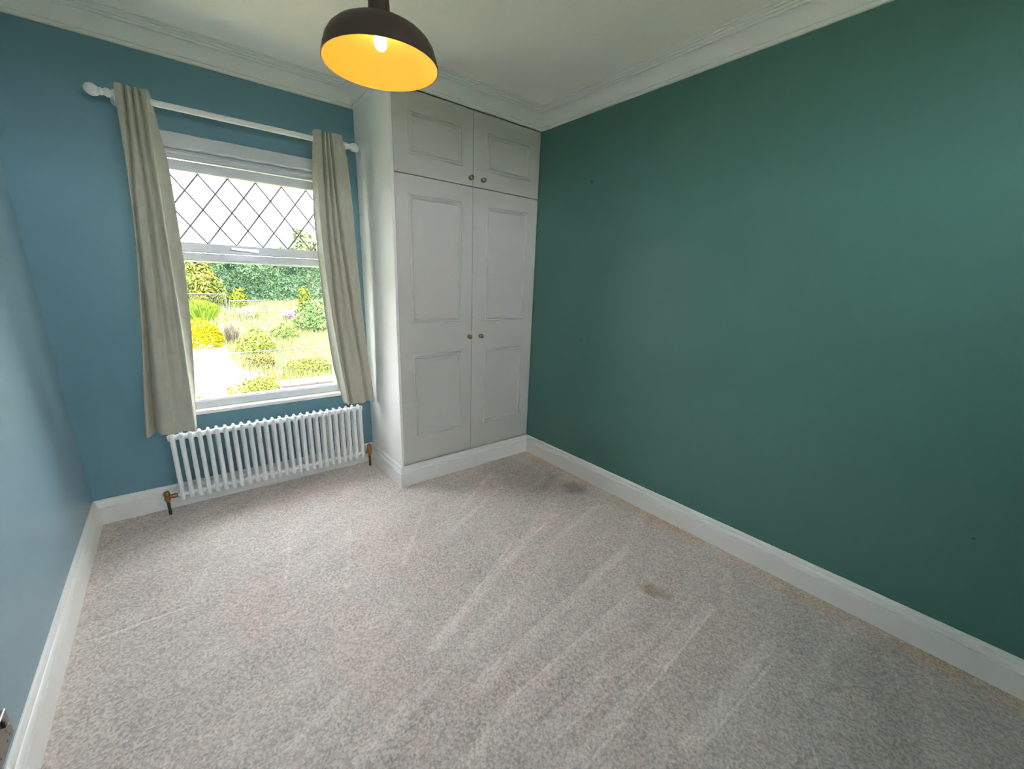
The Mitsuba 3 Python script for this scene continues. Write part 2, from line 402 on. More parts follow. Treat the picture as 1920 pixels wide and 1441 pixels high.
# made-up high window behind the viewer, added to brighten the room
fr = [box(DX0, DX0 + 0.05, YR - 0.12, YR - 0.04, DZ0, DZ, 0.003), box(DX1 - 0.05, DX1, YR - 0.12, YR - 0.04, DZ0, DZ, 0.003), box(DX0, DX1, YR - 0.12, YR - 0.04, DZ - 0.05, DZ, 0.003), box(DX0, DX1, YR - 0.12, YR - 0.04, DZ0, DZ0 + 0.05, 0.003)]
put('added_window_2', cat(fr + [box((DX0 + DX1) / 2 - 0.025, (DX0 + DX1) / 2 + 0.025, YR - 0.12, YR - 0.04, DZ0, DZ, 0.003)]), 'upvc_shaded', smooth=25, kind='structure', label='added unseen high window behind the viewer that brightens the room')
put('added_window_2__pane', trimesh.Trimesh([[DX0 + 0.04, YR - 0.08, DZ0 + 0.04], [DX1 - 0.04, YR - 0.08, DZ0 + 0.04], [DX1 - 0.04, YR - 0.08, DZ - 0.04], [DX0 + 0.04, YR - 0.08, DZ - 0.04]], [(0, 1, 2), (0, 2, 3)]), 'pane_glass')

# ------------------------------------------------------------------ fitted wardrobe
tag('fitted_wardrobe', 'off-white fitted wardrobe with four panelled doors and brass knobs in the corner', 'wardrobe')
side = box(CX, CX + 0.018, CY, -0.001, 0.0, CB + 0.004, 0.0025)
put('fitted_wardrobe__side_panel', side, 'plaster_white', smooth=25)
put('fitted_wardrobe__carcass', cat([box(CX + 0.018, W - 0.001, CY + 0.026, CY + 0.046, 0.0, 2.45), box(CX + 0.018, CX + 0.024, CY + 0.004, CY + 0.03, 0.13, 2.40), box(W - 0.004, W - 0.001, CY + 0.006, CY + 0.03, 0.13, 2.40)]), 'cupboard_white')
pl = [sk[1], sk[2]]
put('fitted_wardrobe__plinth', cat(pl), 'gloss_white', smooth=25, label='white moulded skirting round the wardrobe foot')
MOULD = [(0.0, 0.0), (0.0, 0.0035), (0.002, 0.006), (0.007, 0.0075), (0.010, 0.006), (0.0115, 0.0025), (0.0145, 0.002), (0.016, 0.006), (0.020, 0.0085), (0.024, 0.006), (0.027, 0.001), (0.027, 0.0)]


def door(i, x0, x1, z0, z1, panels, knob):
    key = 'fitted_wardrobe__' + num('door', i)
    b = manifold3d.Manifold.cube((x1 - x0, 0.022, z1 - z0)).translate((x0, CY, z0))
    m = box(x0, x1, CY, CY + 0.022, z0, z1, 0.0018)
    b = manifold3d.Manifold(manifold3d.Mesh(np.array(m.vertices, np.float32), np.array(m.faces, np.uint32)))
    for (a0, a1, c0, c1) in panels:
        b = b - manifold3d.Manifold.cube((a1 - a0 - 0.04, 0.02, c1 - c0 - 0.04)).translate((a0 + 0.02, CY - 0.0165, c0 + 0.02))
    q = b.to_mesh()
    put(key, trimesh.Trimesh(q.vert_properties[:, :3], q.tri_verts), 'cupboard_white')
    for j, p in enumerate(panels):
        put(key + '__' + num('moulding', j), ring(*p, CY, [(i, 1.15 * h) for i, h in MOULD] + [(0.028, -0.0045)]), 'cupboard_white', smooth=40)
    kx, kz = knob
    kn = lathe([(0, 0.030), (0.007, 0.0298), (0.0125, 0.028), (0.0148, 0.0245), (0.0150, 0.021), (0.0125, 0.017), (0.0075, 0.0135), (0.0058, 0.009), (0.0075, 0.004), (0.0135, 0.0025), (0.0145, 0.0), (0, 0)][::-1], 28, (0, 0, 0), 'y')
    kn.apply_transform(trimesh.transformations.rotation_matrix(math.pi, [0, 0, 1]))
    kn.apply_translation((kx, CY - 0.0002, kz))
    put(key + '__knob', kn, 'brass_pale', smooth=50, label='brass knob')


MID = 2.124
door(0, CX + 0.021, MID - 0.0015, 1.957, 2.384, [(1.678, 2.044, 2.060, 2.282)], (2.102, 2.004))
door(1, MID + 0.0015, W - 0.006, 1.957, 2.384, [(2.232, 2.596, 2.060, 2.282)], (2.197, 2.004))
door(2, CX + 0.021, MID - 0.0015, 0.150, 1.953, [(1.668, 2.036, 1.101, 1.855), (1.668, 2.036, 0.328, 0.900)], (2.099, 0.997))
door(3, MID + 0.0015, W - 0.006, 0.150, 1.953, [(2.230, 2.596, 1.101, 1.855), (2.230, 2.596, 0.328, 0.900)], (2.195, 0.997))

# ------------------------------------------------------------------ curtain pole and curtains
RY, RZ = -0.105, 2.146
tag('curtain_pole', 'white wooden curtain pole with turned ball finials above the window', 'curtain pole')
put('curtain_pole__rod', lathe([(0, 0), (0.0145, 0), (0.0145, 1.10), (0, 1.10)], 24, (0.392, RY, RZ), 'x'), 'rod_white', smooth=50)
fin = [(0, -0.002), (0.017, -0.002), (0.019, 0.004), (0.019, 0.012), (0.014, 0.016), (0.012, 0.021), (0.015, 0.026), (0.017, 0.030), (0.013, 0.034)]
for t in np.linspace(-0.75, 1, 12):
    a = t * math.pi / 2
    fin.append((0.0255 * max(math.cos(a), 0), 0.058 + 0.0285 * math.sin(a)))
fl = lathe(fin, 28, (0, 0, 0), 'x')
put('curtain_pole__finial', fl, 'rod_white', smooth=50, to_world=T().translate([1.466, RY, RZ]))
put('curtain_pole__finial_001', fl, 'rod_white', smooth=50, to_world=T().translate([0.412, RY, RZ]) @ T().rotate([0, 0, 1], 180))
for i, bx in enumerate((0.432, 1.452)):
    put('curtain_pole__' + num('bracket', i), cat([lathe([(0, 0), (0.026, 0), (0.026, 0.008), (0.012, 0.014), (0.010, 0.085), (0, 0.085)], 20, (0, 0, 0), 'y').apply_transform(trimesh.transformations.rotation_matrix(math.pi, [0, 0, 1])),
                                                    lathe([(0.0150, -0.009), (0.020, -0.009), (0.020, 0.009), (0.0150, 0.009), (0.0150, -0.009)], 24, (0, RY, 0), 'x')]), 'rod_white', smooth=40,
        to_world=T().translate([bx, -0.0005, RZ]))


def curve(pts):
    """x as a smooth function of z from (x, z) pairs."""
    p = np.array(sorted(pts, key=lambda q: q[1]))
    p = CAM[[0, 2]] + (p - CAM[[0, 2]]) * 0.985
    return lambda z: np.interp(z, p[:, 1], p[:, 0])


def curtain(key, z0, z1, left, right, grooves, back, label, ybase, flip):
    """Front cloth between two hanging edges with pleat grooves; then a turned edge and the lining strip behind it on the window side."""
    rows, cols = 70, 120
    zs = np.linspace(z1, z0, rows)
    grid, lin = np.zeros((rows, cols, 3)), np.zeros((rows, 26, 3))
    u = np.linspace(0, 1, cols)
    for r, z in enumerate(zs):
        h = (z1 - z) / (z1 - z0)
        xl, xr = left(z), right(z)
        x = xl + (xr - xl) * u
        y = np.full(cols, ybase(h))
        for gx, depth, wid in grooves:
            d, w = np.interp(h, [0, 0.5, 1], depth), np.interp(h, [0, 0.5, 1], wid)
            y += d * np.exp(-((x - gx(z)) / w) ** 2)
        y += 0.004 * np.sin(u * 9 + 2 * h) * h + 0.003 * np.sin(u * 23 + 1.0) * (1 - 0.5 * h)
        # far side edge turns back to the wall, window-side edge turns round
        e = u if not flip else 1 - u
        y += 0.035 * np.clip(1 - e / 0.03, 0, 1) ** 2
        y += 0.020 * np.clip((e - 0.96) / 0.04, 0, 1) ** 2
        grid[r] = np.stack([x, y, np.full(cols, z) - 0.004 * np.sin(u * 14 + 0.5) * h], 1)
        s = np.linspace(0, 1, 26)
        a = xr if not flip else xl
        b = back(z)
        lx = a + (b - a) * s
        yy = ybase(h) + 0.020 + (0.030 + 0.010 * h) * np.sin(np.pi * 0.5 * s)
        lin[r] = np.stack([lx, yy, np.full(26, z + 0.002)], 1)
    tag(key, label, 'curtain', 'curtains at the window')
    put(key + '__cloth', sheet(grid), 'curtain_fabric', smooth=60)
    put(key + '__lining', sheet(lin if not flip else lin[:, ::-1], 0.003), 'curtain_fabric', smooth=60, label='turned back edge of the curtain')


yb = lambda h: -0.154 - 0.002 * h
curtain('curtain', 0.503, 2.182,
        curve([(0.431, 2.20), (0.423, 1.873), (0.410, 1.637), (0.394, 1.437), (0.358, 1.122), (0.316, 0.787), (0.276, 0.45)]),
        curve([(0.555, 2.20), (0.541, 2.055), (0.535, 1.822), (0.527, 1.445), (0.522, 1.06), (0.513, 0.731), (0.502, 0.45)]),
        [(curve([(0.469, 2.2), (0.444, 1.877), (0.425, 1.687), (0.406, 1.438), (0.390, 1.229), (0.352, 0.841), (0.318, 0.45)]), (0.030, 0.045, 0.10), (0.006, 0.009, 0.017)),
         (curve([(0.495, 2.2), (0.485, 1.976), (0.481, 1.837), (0.470, 1.544), (0.460, 1.39), (0.445, 1.119), (0.40, 0.45)]), (0.030, 0.026, 0.004), (0.006, 0.010, 0.03)),
         (curve([(0.519, 2.2), (0.518, 2.05), (0.513, 1.889), (0.513, 1.723), (0.505, 1.3), (0.47, 0.45)]), (0.030, 0.016, 0.003), (0.006, 0.012, 0.03))],
        curve([(0.560, 2.20), (0.572, 2.056), (0.586, 1.9), (0.586, 1.705), (0.582, 1.419), (0.567, 1.116), (0.549, 0.881), (0.520, 0.603), (0.506, 0.45)]),
        'beige woven curtain left of the window, hanging in front of the radiator end', yb, False)
curtain('curtain_001', 0.517, 2.186,
        curve([(1.302, 2.20), (1.290, 1.973), (1.283, 1.737), (1.290, 1.427), (1.310, 1.096), (1.340, 0.774), (1.382, 0.45)]),
        curve([(1.452, 2.20), (1.479, 2.068), (1.495, 1.765), (1.504, 1.439), (1.518, 1.089), (1.538, 0.788), (1.568, 0.45)]),
        [(curve([(1.343, 2.2), (1.335, 1.9), (1.332, 1.6), (1.345, 1.1), (1.375, 0.7), (1.400, 0.45)]), (0.030, 0.034, 0.030), (0.007, 0.009, 0.010)),
         (curve([(1.367, 2.2), (1.366, 1.9), (1.370, 1.6), (1.395, 1.1), (1.43, 0.7), (1.45, 0.45)]), (0.030, 0.026, 0.006), (0.006, 0.010, 0.022)),
         (curve([(1.385, 2.2), (1.395, 1.9), (1.410, 1.6), (1.450, 1.1), (1.49, 0.7), (1.515, 0.45)]), (0.030, 0.032, 0.026), (0.006, 0.009, 0.011))],
        curve([(1.298, 2.20), (1.277, 1.973), (1.265, 1.737), (1.270, 1.427), (1.283, 1.096), (1.306, 0.774), (1.368, 0.45)]),
        'beige woven curtain right of the window, beside the wardrobe', yb, True)

# ------------------------------------------------------------------ column radiator
tag('radiator', 'long white column radiator under the window with brass valves', 'radiator')
NR, RX0, RX1 = 26, 0.389, 1.447
ry = (-0.124, -0.101, -0.078)          # front tube, pipe line, rear tube


def column():
    parts = []
    r = 0.0118
    for y in (ry[0], ry[2]):
        pr = [(0, 0.080), (r * 0.55, 0.0815), (r * 0.9, 0.086), (r, 0.092), (r, 0.468), (r * 0.93, 0.477), (r * 0.65, 0.4855), (0, 0.489)]
        parts.append(lathe(pr, 14, (0, y, 0)))
    for z in (0.112, 0.462):          # heads that join the tubes
        parts.append(lathe([(0, -0.021), (0.0155, -0.021), (0.0175, -0.014), (0.0175, 0.014), (0.0155, 0.021), (0, 0.021)], 14, (0, ry[1], z), 'x'))
        parts.append(rod((0, ry[0], z), (0, ry[2], z), 0.0125, 12))
    return cat(parts)


col = column()
col_ply = mikit.ply(col, 'radiator_white', smooth=40)
for i in range(NR):
    x = RX0 + (RX1 - RX0) * i / (NR - 1)
    scene['radiator__' + num('column', i)] = {**col_ply, 'to_world': T().translate([x, 0, 0])}
for i, x in enumerate((0.60, 1.24)):
    put('radiator__' + num('wall_bracket', i), cat([box(x - 0.012, x + 0.012, -0.046, -0.0005, 0.40, 0.425, 0.002), box(x - 0.012, x + 0.012, -0.006, -0.0005, 0.15, 0.43, 0.001)]), 'radiator_white')
for i, (x, s, head) in enumerate(((RX0, -1, 0), (RX1, 1, 1))):
    key = 'radiator__' + num('valve', i)
    vx = x + s * (0.072 if i == 0 else 0.058)
    zz, y0 = 0.112, ry[1]
    body = [lathe([(0, 0), (0.010, 0), (0.010, 0.018), (0.013, 0.020), (0.013, 0.034), (0.010, 0.036), (0.008, 0.060), (0, 0.060)], 16, (0, 0, 0), 'x')]
    if s < 0:
        body[0].apply_transform(trimesh.transformations.rotation_matrix(math.pi, [0, 0, 1]))
    body[0].apply_translation((x + s * 0.012, y0, zz))
    hh = 0.034 if i == 0 else 0.062
    body.append(lathe([(0, -0.030), (0.011, -0.030), (0.011, -0.020), (0.0145, -0.018), (0.0145, -0.006), (0.0125, 0.0), (0.0155, 0.008), (0.0165, 0.014), (0.0165, hh - 0.010), (0.0135, hh - 0.002), (0.006, hh), (0, hh)], 20, (vx, y0, zz)))
    put(key, cat(body), 'brass', smooth=40, label='aged brass radiator valve')
    put(key + '__pipe', rod((vx, y0, -0.002), (vx, y0, zz - 0.028), 0.0078, 16), 'pipe_dark', smooth=40, label='dark supply pipe')

# ------------------------------------------------------------------ pendant lamp
LX, LY, LZ, R = 1.130, -1.499, 2.015, 0.1765
tag('pendant_lamp', 'dark bronze dome pendant lamp with a glowing gold inside, hanging from the ceiling', 'pendant lamp')
out = [(R, 0.0), (R * 1.010, 0.002), (R * 1.004, 0.005), (R * 0.978, 0.025), (R * 0.935, 0.048), (R * 0.87, 0.066), (R * 0.78, 0.080), (R * 0.66, 0.092), (R * 0.53, 0.0995), (R * 0.37, 0.1055), (0.040, 0.1095), (0.034, 0.114)]
th = 0.0022
inn = [(r - th if r > 0.05 else r - 0.001, z - (th if z > 0.05 else 0.0)) for r, z in out]
put('pendant_lamp__shade', lathe(out, 96, (LX, LY, LZ)), 'bronze_dark', smooth=40, label='dark bronze domed shade')
liner = inn[:-2] + [(0.034, 0.1055), (0.0, 0.1055)]
ln = lathe([(R, 0.0)] + liner, 96, (LX, LY, LZ))
put('pendant_lamp__shade__liner', ln, 'shade_gold', smooth=40, label='glowing gold inner face of the shade')
put('pendant_lamp__neck', lathe([(0.0, 0.108), (0.036, 0.108), (0.0335, 0.122), (0.0305, 0.180), (0.033, 0.184), (0.033, 0.197), (0.024, 0.209), (0.010, 0.217), (0.0, 0.217)], 40, (LX, LY, LZ)), 'bronze_dark', smooth=40)
put('pendant_lamp__cord', rod((LX, LY, LZ + 0.215), (LX, LY, H - 0.02), 0.0035, 10), 'plastic_black', smooth=50)
put('pendant_lamp__ceiling_rose', lathe([(0, -0.032), (0.012, -0.032), (0.030, -0.024), (0.048, -0.008), (0.050, 0.0), (0, 0.0)], 40, (LX, LY, H)), 'bronze_dark', smooth=40)
put('pendant_lamp__lamp_holder', lathe([(0, 0.104), (0.019, 0.104), (0.019, 0.098), (0.016, 0.094), (0, 0.094)][::-1], 28, (LX, LY, LZ)), 'brass', smooth=40)
bulb = []
for t in np.linspace(-1, 0.75, 18):
    a = t * math.pi / 2
    bulb.append((0.0205 * max(math.cos(a), 0), 0.064 + 0.024 * math.sin(a)))
bulb += [(0.0095, 0.090), (0.0090, 0.095), (0.0, 0.095)]
put('pendant_lamp__bulb', lathe(bulb, 28, (LX, LY, LZ)), 'rod_white', smooth=50, label='small bright warm bulb')
BULB = (11.0, 3.7, 0.80)
scene['pendant_lamp__bulb']['emitter'] = {'type': 'area', 'radiance': rgb([c * 0.095 for c in BULB])}

# ------------------------------------------------------------------ double socket low on the left wall
tag('wall_socket', 'dark metal double socket low on the left wall just above its skirting board', 'wall socket')
sy0, sy1, sz0, sz1 = -1.668, -1.522, 0.165, 0.251
put('wall_socket__plate', box(0, 0.0065, sy0, sy1, sz0, sz1, 0.002), 'nickel_black', smooth=30)
for i, y in enumerate((-1.560, -1.630)):
    put('wall_socket__' + num('switch', i), box(0.0062, 0.0115, y - 0.0055, y + 0.0055, sz1 - 0.027, sz1 - 0.006, 0.0015), 'plastic_black', smooth=30, label='black rocker switch')
k = 0
for y in (-1.558, -1.632):
    for dy, dz, w, h in ((0, 0.044, 0.004, 0.008), (-0.011, 0.021, 0.0065, 0.004), (0.011, 0.021, 0.0065, 0.004)):
        put('wall_socket__' + num('pin_slot', k), box(0.0050, 0.0068, y + dy - w / 2, y + dy + w / 2, sz0 + dz - h / 2, sz0 + dz + h / 2), 'plastic_black')
        k += 1
for i, y in enumerate((sy0 + 0.0125, sy1 - 0.0125)):
    put('wall_socket__' + num('screw', i), lathe([(0, 0), (0.0036, 0), (0.0036, 0.0008), (0.002, 0.0018), (0, 0.002)], 16, (0.0062, y, (sz0 + sz1) / 2), 'x'), 'chrome', smooth=40)

# ------------------------------------------------------------------ outside, one floor below


def zg(y):
    return -2.8 + 1.5 * np.clip((np.asarray(y, float) - 20) / 22, 0, 1)


ys = np.concatenate([np.linspace(0.35, 60, 60), [90, 140]])
xs = np.linspace(-60, 80, 36)
gx, gy = np.meshgrid(xs, ys)
gz = zg(gy) + 0.12 * (meshkit.fbm(np.stack([gx * 0.4, gy * 0.4, 0 * gx], -1), 3) - 0.5)
r, c = gx.shape
a = (np.arange(r - 1)[:, None] * c + np.arange(c - 1)).ravel()
put('garden_ground', trimesh.Trimesh(np.stack([gx, gy, gz], -1).reshape(-1, 3), np.vstack([np.stack([a, a + 1, a + c + 1], 1), np.stack([a, a + c + 1, a + c], 1)]), process=False), 'rough_ground', smooth=True,
    label='rough sloping ground of the garden outside', kind='structure')


VEG = 0.50


def leaves(points, normals, size, cols, rng, stretch=1.0, jitter=0.7, up=0.0):
    """One two-triangle leaf at each point, coloured by chance."""
    n = len(points)
    nn = normals + rng.normal(0, jitter, (n, 3)) + [0, 0, up]
    nn /= np.linalg.norm(nn, axis=1, keepdims=True) + 1e-9
    a = np.cross(nn, rng.normal(0, 1, (n, 3)))
    a /= np.linalg.norm(a, axis=1, keepdims=True) + 1e-9
    b = np.cross(nn, a)
    s = (size * rng.uniform(0.6, 1.35, n))[:, None]
    v = np.stack([points - a * s * stretch, points - b * s * 0.55, points + a * s * stretch, points + b * s * 0.55], 1).reshape(-1, 3)
    i = np.arange(n) * 4
    f = np.vstack([np.stack([i, i + 1, i + 2], 1), np.stack([i, i + 2, i + 3], 1)])
    t = rng.random((n, 1))
    c0, c1 = np.array(cols[0]), np.array(cols[1])
    c = c0 + (c1 - c0) * t
    if len(cols) > 2:
        pick = rng.random(n) < cols[3] if len(cols) > 3 else rng.random(n) < 0.15
        c[pick] = cols[2]
    c = c * rng.uniform(0.75, 1.2, (n, 1)) * VEG
    return v, f, np.repeat(c, 4, 0)


def blob(rng, centre, radii, n, lumps=5, depth=0.25):
    """Points and normals over a lumpy ellipsoid crown."""
    d = rng.normal(0, 1, (n, 3))
    d /= np.linalg.norm(d, axis=1, keepdims=True)
    k = 0.80 + 0.35 * meshkit.fbm(d * lumps * 0.5 + np.asarray(centre), 3)
    k = k * (1 - depth * rng.random(n) ** 2)
    return np.asarray(centre) + d * np.asarray(radii) * k[:, None], d


def leafy(key, mesh3, label, cat_, group=None):
    v, f, c = mesh3
    put(key, (v, f), 'foliage', color=c, label=label, cat=cat_, group=group)


def merge(ms):
    o, V, F, Cc = 0, [], [], []
    for v, f, c in ms:
        V.append(v), F.append(f + o), Cc.append(c)
        o += len(v)
    return np.vstack(V), np.vstack(F), np.vstack(Cc)


rng = np.random.default_rng(11)
DK, MD, LM, YL = (0.060, 0.13, 0.080), (0.16, 0.28, 0.15), (0.20, 0.26, 0.045), (0.42, 0.37, 0.05)


def bush(key, x0, x1, y, ztop, n, size, cols, label, depth=None, cat_='bush', parts=1, lumps=5, stretch=1.0, group=None, up=0.3):
    zb = float(zg(y)) - 0.1
    cx, rx = (x0 + x1) / 2, (x1 - x0) / 2
    ms = []
    for q in range(parts):
        ox = 0 if parts == 1 else rng.uniform(-0.45, 0.45) * rx
        sc = 1.0 if parts == 1 else rng.uniform(0.55, 0.8)
        hz = (ztop - zb) * (1.0 if q == 0 else rng.uniform(0.65, 0.95))
        p, d = blob(rng, (cx + ox, y + rng.uniform(-.2, .2), zb + hz * 0.45), (rx * sc, depth or rx * sc, hz * 0.56), n // parts, lumps)
        ms.append(leaves(p, d, size, cols, rng, stretch, up=up))
    leafy(key, merge(ms), label, cat_, group)


# conifer hedge at the back of the plot
HX0, HX1, HY, HT = 2.6, 18.0, 43.5, 2.80
n = 26000
px_ = rng.uniform(HX0, HX1, n)
pz_ = rng.uniform(0, 1, n)
bul = 0.9 * meshkit.fbm(np.stack([px_ * 0.8, pz_ * 2.6, 0 * px_], -1), 3)
top = HT - 0.35 * meshkit.noise(np.stack([px_ * 0.7, 0 * px_, 0 * px_], -1))
zz = float(zg(HY)) + pz_ * (top - float(zg(HY)))
pts = np.stack([px_, HY - bul - 0.5 * (1 - pz_) + rng.uniform(0, 0.25, n), zz], 1)
hm = leaves(pts, np.tile([0, -1.0, 0.35], (n, 1)), 0.16, [DK, MD, (0.27, 0.40, 0.17), 0.28], rng, 1.5, 0.8)
core = box(HX0, HX1, HY - 0.3, HY + 1.6, float(zg(HY)) - 0.1, HT - 0.35)
cv, cf = np.array(core.vertices), np.array(core.faces)
leafy('conifer_hedge', merge([hm, (cv, cf, np.tile((0.010, 0.020, 0.014), (len(cv), 1)))]), 'tall dark green conifer hedge across the back of the garden', 'hedge')
bush('willow_tree', 0.2, 3.55, 40.0, 2.75, 6000, 0.15, [(0.22, 0.26, 0.06), (0.42, 0.38, 0.08), (0.12, 0.18, 0.05), 0.25], 'pale yellow green weeping tree left of the conifer hedge', 1.6, 'tree', 3, stretch=1.7)
# broad-leaved tree showing above the transom
zt = float(zg(52))
tm = [leaves(*blob(rng, (12.9, 52, 3.7), (2.3, 2.2, 3.0), 3200, 6, 0.5), 0.22, [(0.20, 0.28, 0.12), (0.42, 0.48, 0.22)], rng),
      leaves(*blob(rng, (15.2, 52.3, 3.0), (1.8, 1.8, 2.4), 2000, 6, 0.5), 0.22, [(0.24, 0.32, 0.16), (0.46, 0.52, 0.28)], rng)]
tag('garden_tree', 'loose green tree above the hedge, seen through the leaded top light', 'tree')
v, f, c = merge(tm)
put('garden_tree__crown', (v, f), 'foliage', color=c)
put('garden_tree__trunk', cat([rod((13.2, 52, zt - 0.2), (13.0, 52, 3.2), 0.17, 10), rod((13.1, 52, 1.6), (14.9, 52.2, 3.0), 0.09, 8), rod((13.05, 52, 2.4), (12.2, 51.8, 4.6), 0.07, 8)]), 'bark')
bush('garden_shrub', 3.05, 4.45, 39, 0.80, 1100, 0.10, [LM, (0.30, 0.34, 0.06)], 'lime shrub between the pale weeping tree and the hedge', cat_='shrub', parts=2)
bush('garden_shrub_001', 4.05, 5.75, 38, 0.26, 1200, 0.10, [(0.20, 0.30, 0.03), (0.36, 0.40, 0.04)], 'bright lime shrub behind the low end of the far fence', cat_='shrub', parts=2)
bush('garden_shrub_002', 9.0, 10.4, 38, 0.52, 1200, 0.10, [(0.16, 0.24, 0.05), (0.36, 0.36, 0.06)], 'yellow green shrub at the right foot of the hedge', cat_='shrub', parts=2)
bush('garden_bush', 6.55, 9.7, 27, -0.02, 4200, 0.10, [(0.09, 0.21, 0.07), (0.22, 0.36, 0.12), (0.40, 0.46, 0.14), 0.2], 'large mid green bush beside the right curtain', 1.3, parts=3)
bush('gorse_bush', 0.0, 2.50, 24, -0.96, 3600, 0.055, [(0.30, 0.27, 0.004), (0.46, 0.42, 0.008), (0.18, 0.15, 0.006), 0.25], 'rounded bush covered in bright yellow flowers', 1.1, parts=2)
bush('garden_bush_001', 2.45, 4.36, 21.5, -1.17, 2600, 0.075, [(0.20, 0.29, 0.06), (0.42, 0.45, 0.10)], 'yellow green bush behind the near mesh fence', 0.9, parts=3)
bush('garden_bush_002', 4.85, 6.42, 25, -1.42, 1700, 0.07, [(0.14, 0.26, 0.06), (0.32, 0.42, 0.12)], 'low green bush left of the large bush', 0.7, parts=3)
bush('garden_shrub_003', 2.45, 3.80, 18, -2.02, 1700, 0.06, [(0.17, 0.17, 0.045), (0.34, 0.30, 0.09)], 'olive shrub under the rail of the near mesh fence', 0.5, cat_='shrub', parts=3)
bush('garden_shrub_004', 3.85, 5.95, 16.4, -2.12, 2200, 0.055, [(0.16, 0.22, 0.03), (0.40, 0.40, 0.08)], 'yellow green weeds behind the wall coping', 0.6, cat_='shrub', parts=4)
bush('garden_shrub_005', 1.65, 3.20, 13.6, -2.12, 2200, 0.050, [(0.18, 0.24, 0.04), (0.42, 0.42, 0.09)], 'yellow green weeds at the near edge of the pale gravel', 0.6, cat_='shrub', parts=4)
bush('garden_shrub_006', 0.1, 1.42, 13.3, -2.52, 1000, 0.050, [(0.34, 0.34, 0.05), (0.50, 0.46, 0.10)], 'low yellowish weeds at the left window corner', 0.5, cat_='shrub', parts=3)


def tuft(x0, x1, y0, y1, n, h, w, cols, lean=0.35):
    x, y = rng.uniform(x0, x1, n), rng.uniform(y0, y1, n)
    z = zg(y) - 0.05
    hh = h * rng.uniform(0.55, 1.15, n)
    ang = rng.uniform(0, 2 * math.pi, n)
    l = hh * lean * rng.normal(0, 1, n)
    dx, dy = np.cos(ang) * w / 2, np.sin(ang) * w / 2
    v = np.stack([np.stack([x - dx, y - dy, z], 1), np.stack([x + dx, y + dy, z], 1), np.stack([x + l * np.cos(ang + 1), y + l * np.sin(ang + 1), z + hh], 1)], 1).reshape(-1, 3)
    f = np.arange(3 * n).reshape(-1, 3)
    t = rng.random((n, 1))
    c = np.array(cols[0]) + (np.array(cols[1]) - np.array(cols[0])) * t
    c[rng.random(n) < 0.22] = (0.52, 0.50, 0.34)
    return v, f, np.repeat(c * rng.uniform(0.8, 1.2, (n, 1)) * VEG, 3, 0)


# tall broom-like clump: long blades that fan out of one root
n = 1500
an, sp = rng.uniform(0, 2 * math.pi, n), rng.random(n) ** 0.6
bx_, by_ = 1.85 + 0.35 * sp * np.cos(an), 32 + 0.35 * sp * np.sin(an)
tx_, ty_ = 1.85 + 1.15 * sp * np.cos(an), 32 + 0.9 * sp * np.sin(an)
tz_ = float(zg(32)) + 1.62 * np.sqrt(1 - 0.5 * sp ** 2) * rng.uniform(0.75, 1.0, n)
wd = 0.035
v = np.stack([np.stack([bx_ - wd, by_, np.full(n, float(zg(32)) - 0.1)], 1), np.stack([bx_ + wd, by_, np.full(n, float(zg(32)) - 0.1)], 1), np.stack([tx_ + wd * .8, ty_, tz_], 1), np.stack([tx_ - wd * .8, ty_, tz_], 1)], 1).reshape(-1, 3)
i = np.arange(n) * 4
cc = np.array([0.06, 0.11, 0.010]) + (np.array([0.20, 0.28, 0.035]) - np.array([0.06, 0.11, 0.010])) * rng.random((n, 1))
leafy('broom_clump', (v, np.vstack([np.stack([i, i + 1, i + 2], 1), np.stack([i, i + 2, i + 3], 1)]), np.repeat(cc, 4, 0)), 'lime green fan of upright stems behind the yellow flowering bush', 'shrub')
# dry twigs
tw = []
for q in range(70):
    a0 = rng.uniform(0, 2 * math.pi)
    e = rng.random() ** 0.7
    b0 = np.array([2.78 + 0.12 * math.cos(a0), 24.5 + 0.12 * math.sin(a0), float(zg(24.5)) - 0.05])
    t0 = np.array([2.78 + 0.48 * e * math.cos(a0), 24.5 + 0.45 * e * math.sin(a0), float(zg(24.5)) + 1.45 * (1 - 0.35 * e) * rng.uniform(0.6, 1)])
    tw.append(rod(b0, t0, 0.011, 4))
twm = cat(tw)
put('dry_shrub', (np.array(twm.vertices), np.array(twm.faces)), 'foliage', color=np.tile((0.10, 0.085, 0.065), (len(twm.vertices), 1)), label='bare grey brown shrub beside the yellow flowering bush', cat='shrub')

g = [tuft(-1.0, 13.0, 26, 42.5, 15000, 0.55, 0.075, [(0.26, 0.33, 0.10), (0.52, 0.50, 0.24)]),
     tuft(2.4, 9.5, 17, 27, 11000, 0.50, 0.05, [(0.24, 0.32, 0.09), (0.50, 0.50, 0.20)]),
     tuft(3.2, 8.0, 10.2, 17, 6000, 0.42, 0.04, [(0.18, 0.24, 0.04), (0.42, 0.42, 0.12)]),
     tuft(-1.0, 3.2, 9.6, 13.2, 3500, 0.35, 0.035, [(0.24, 0.28, 0.05), (0.46, 0.46, 0.12)])]
v, f, c = merge(g)
put('meadow_grass', (v, f), 'foliage', color=c, label='straw and yellow green long grass over the rough ground outside', cat='grass', kind='stuff')


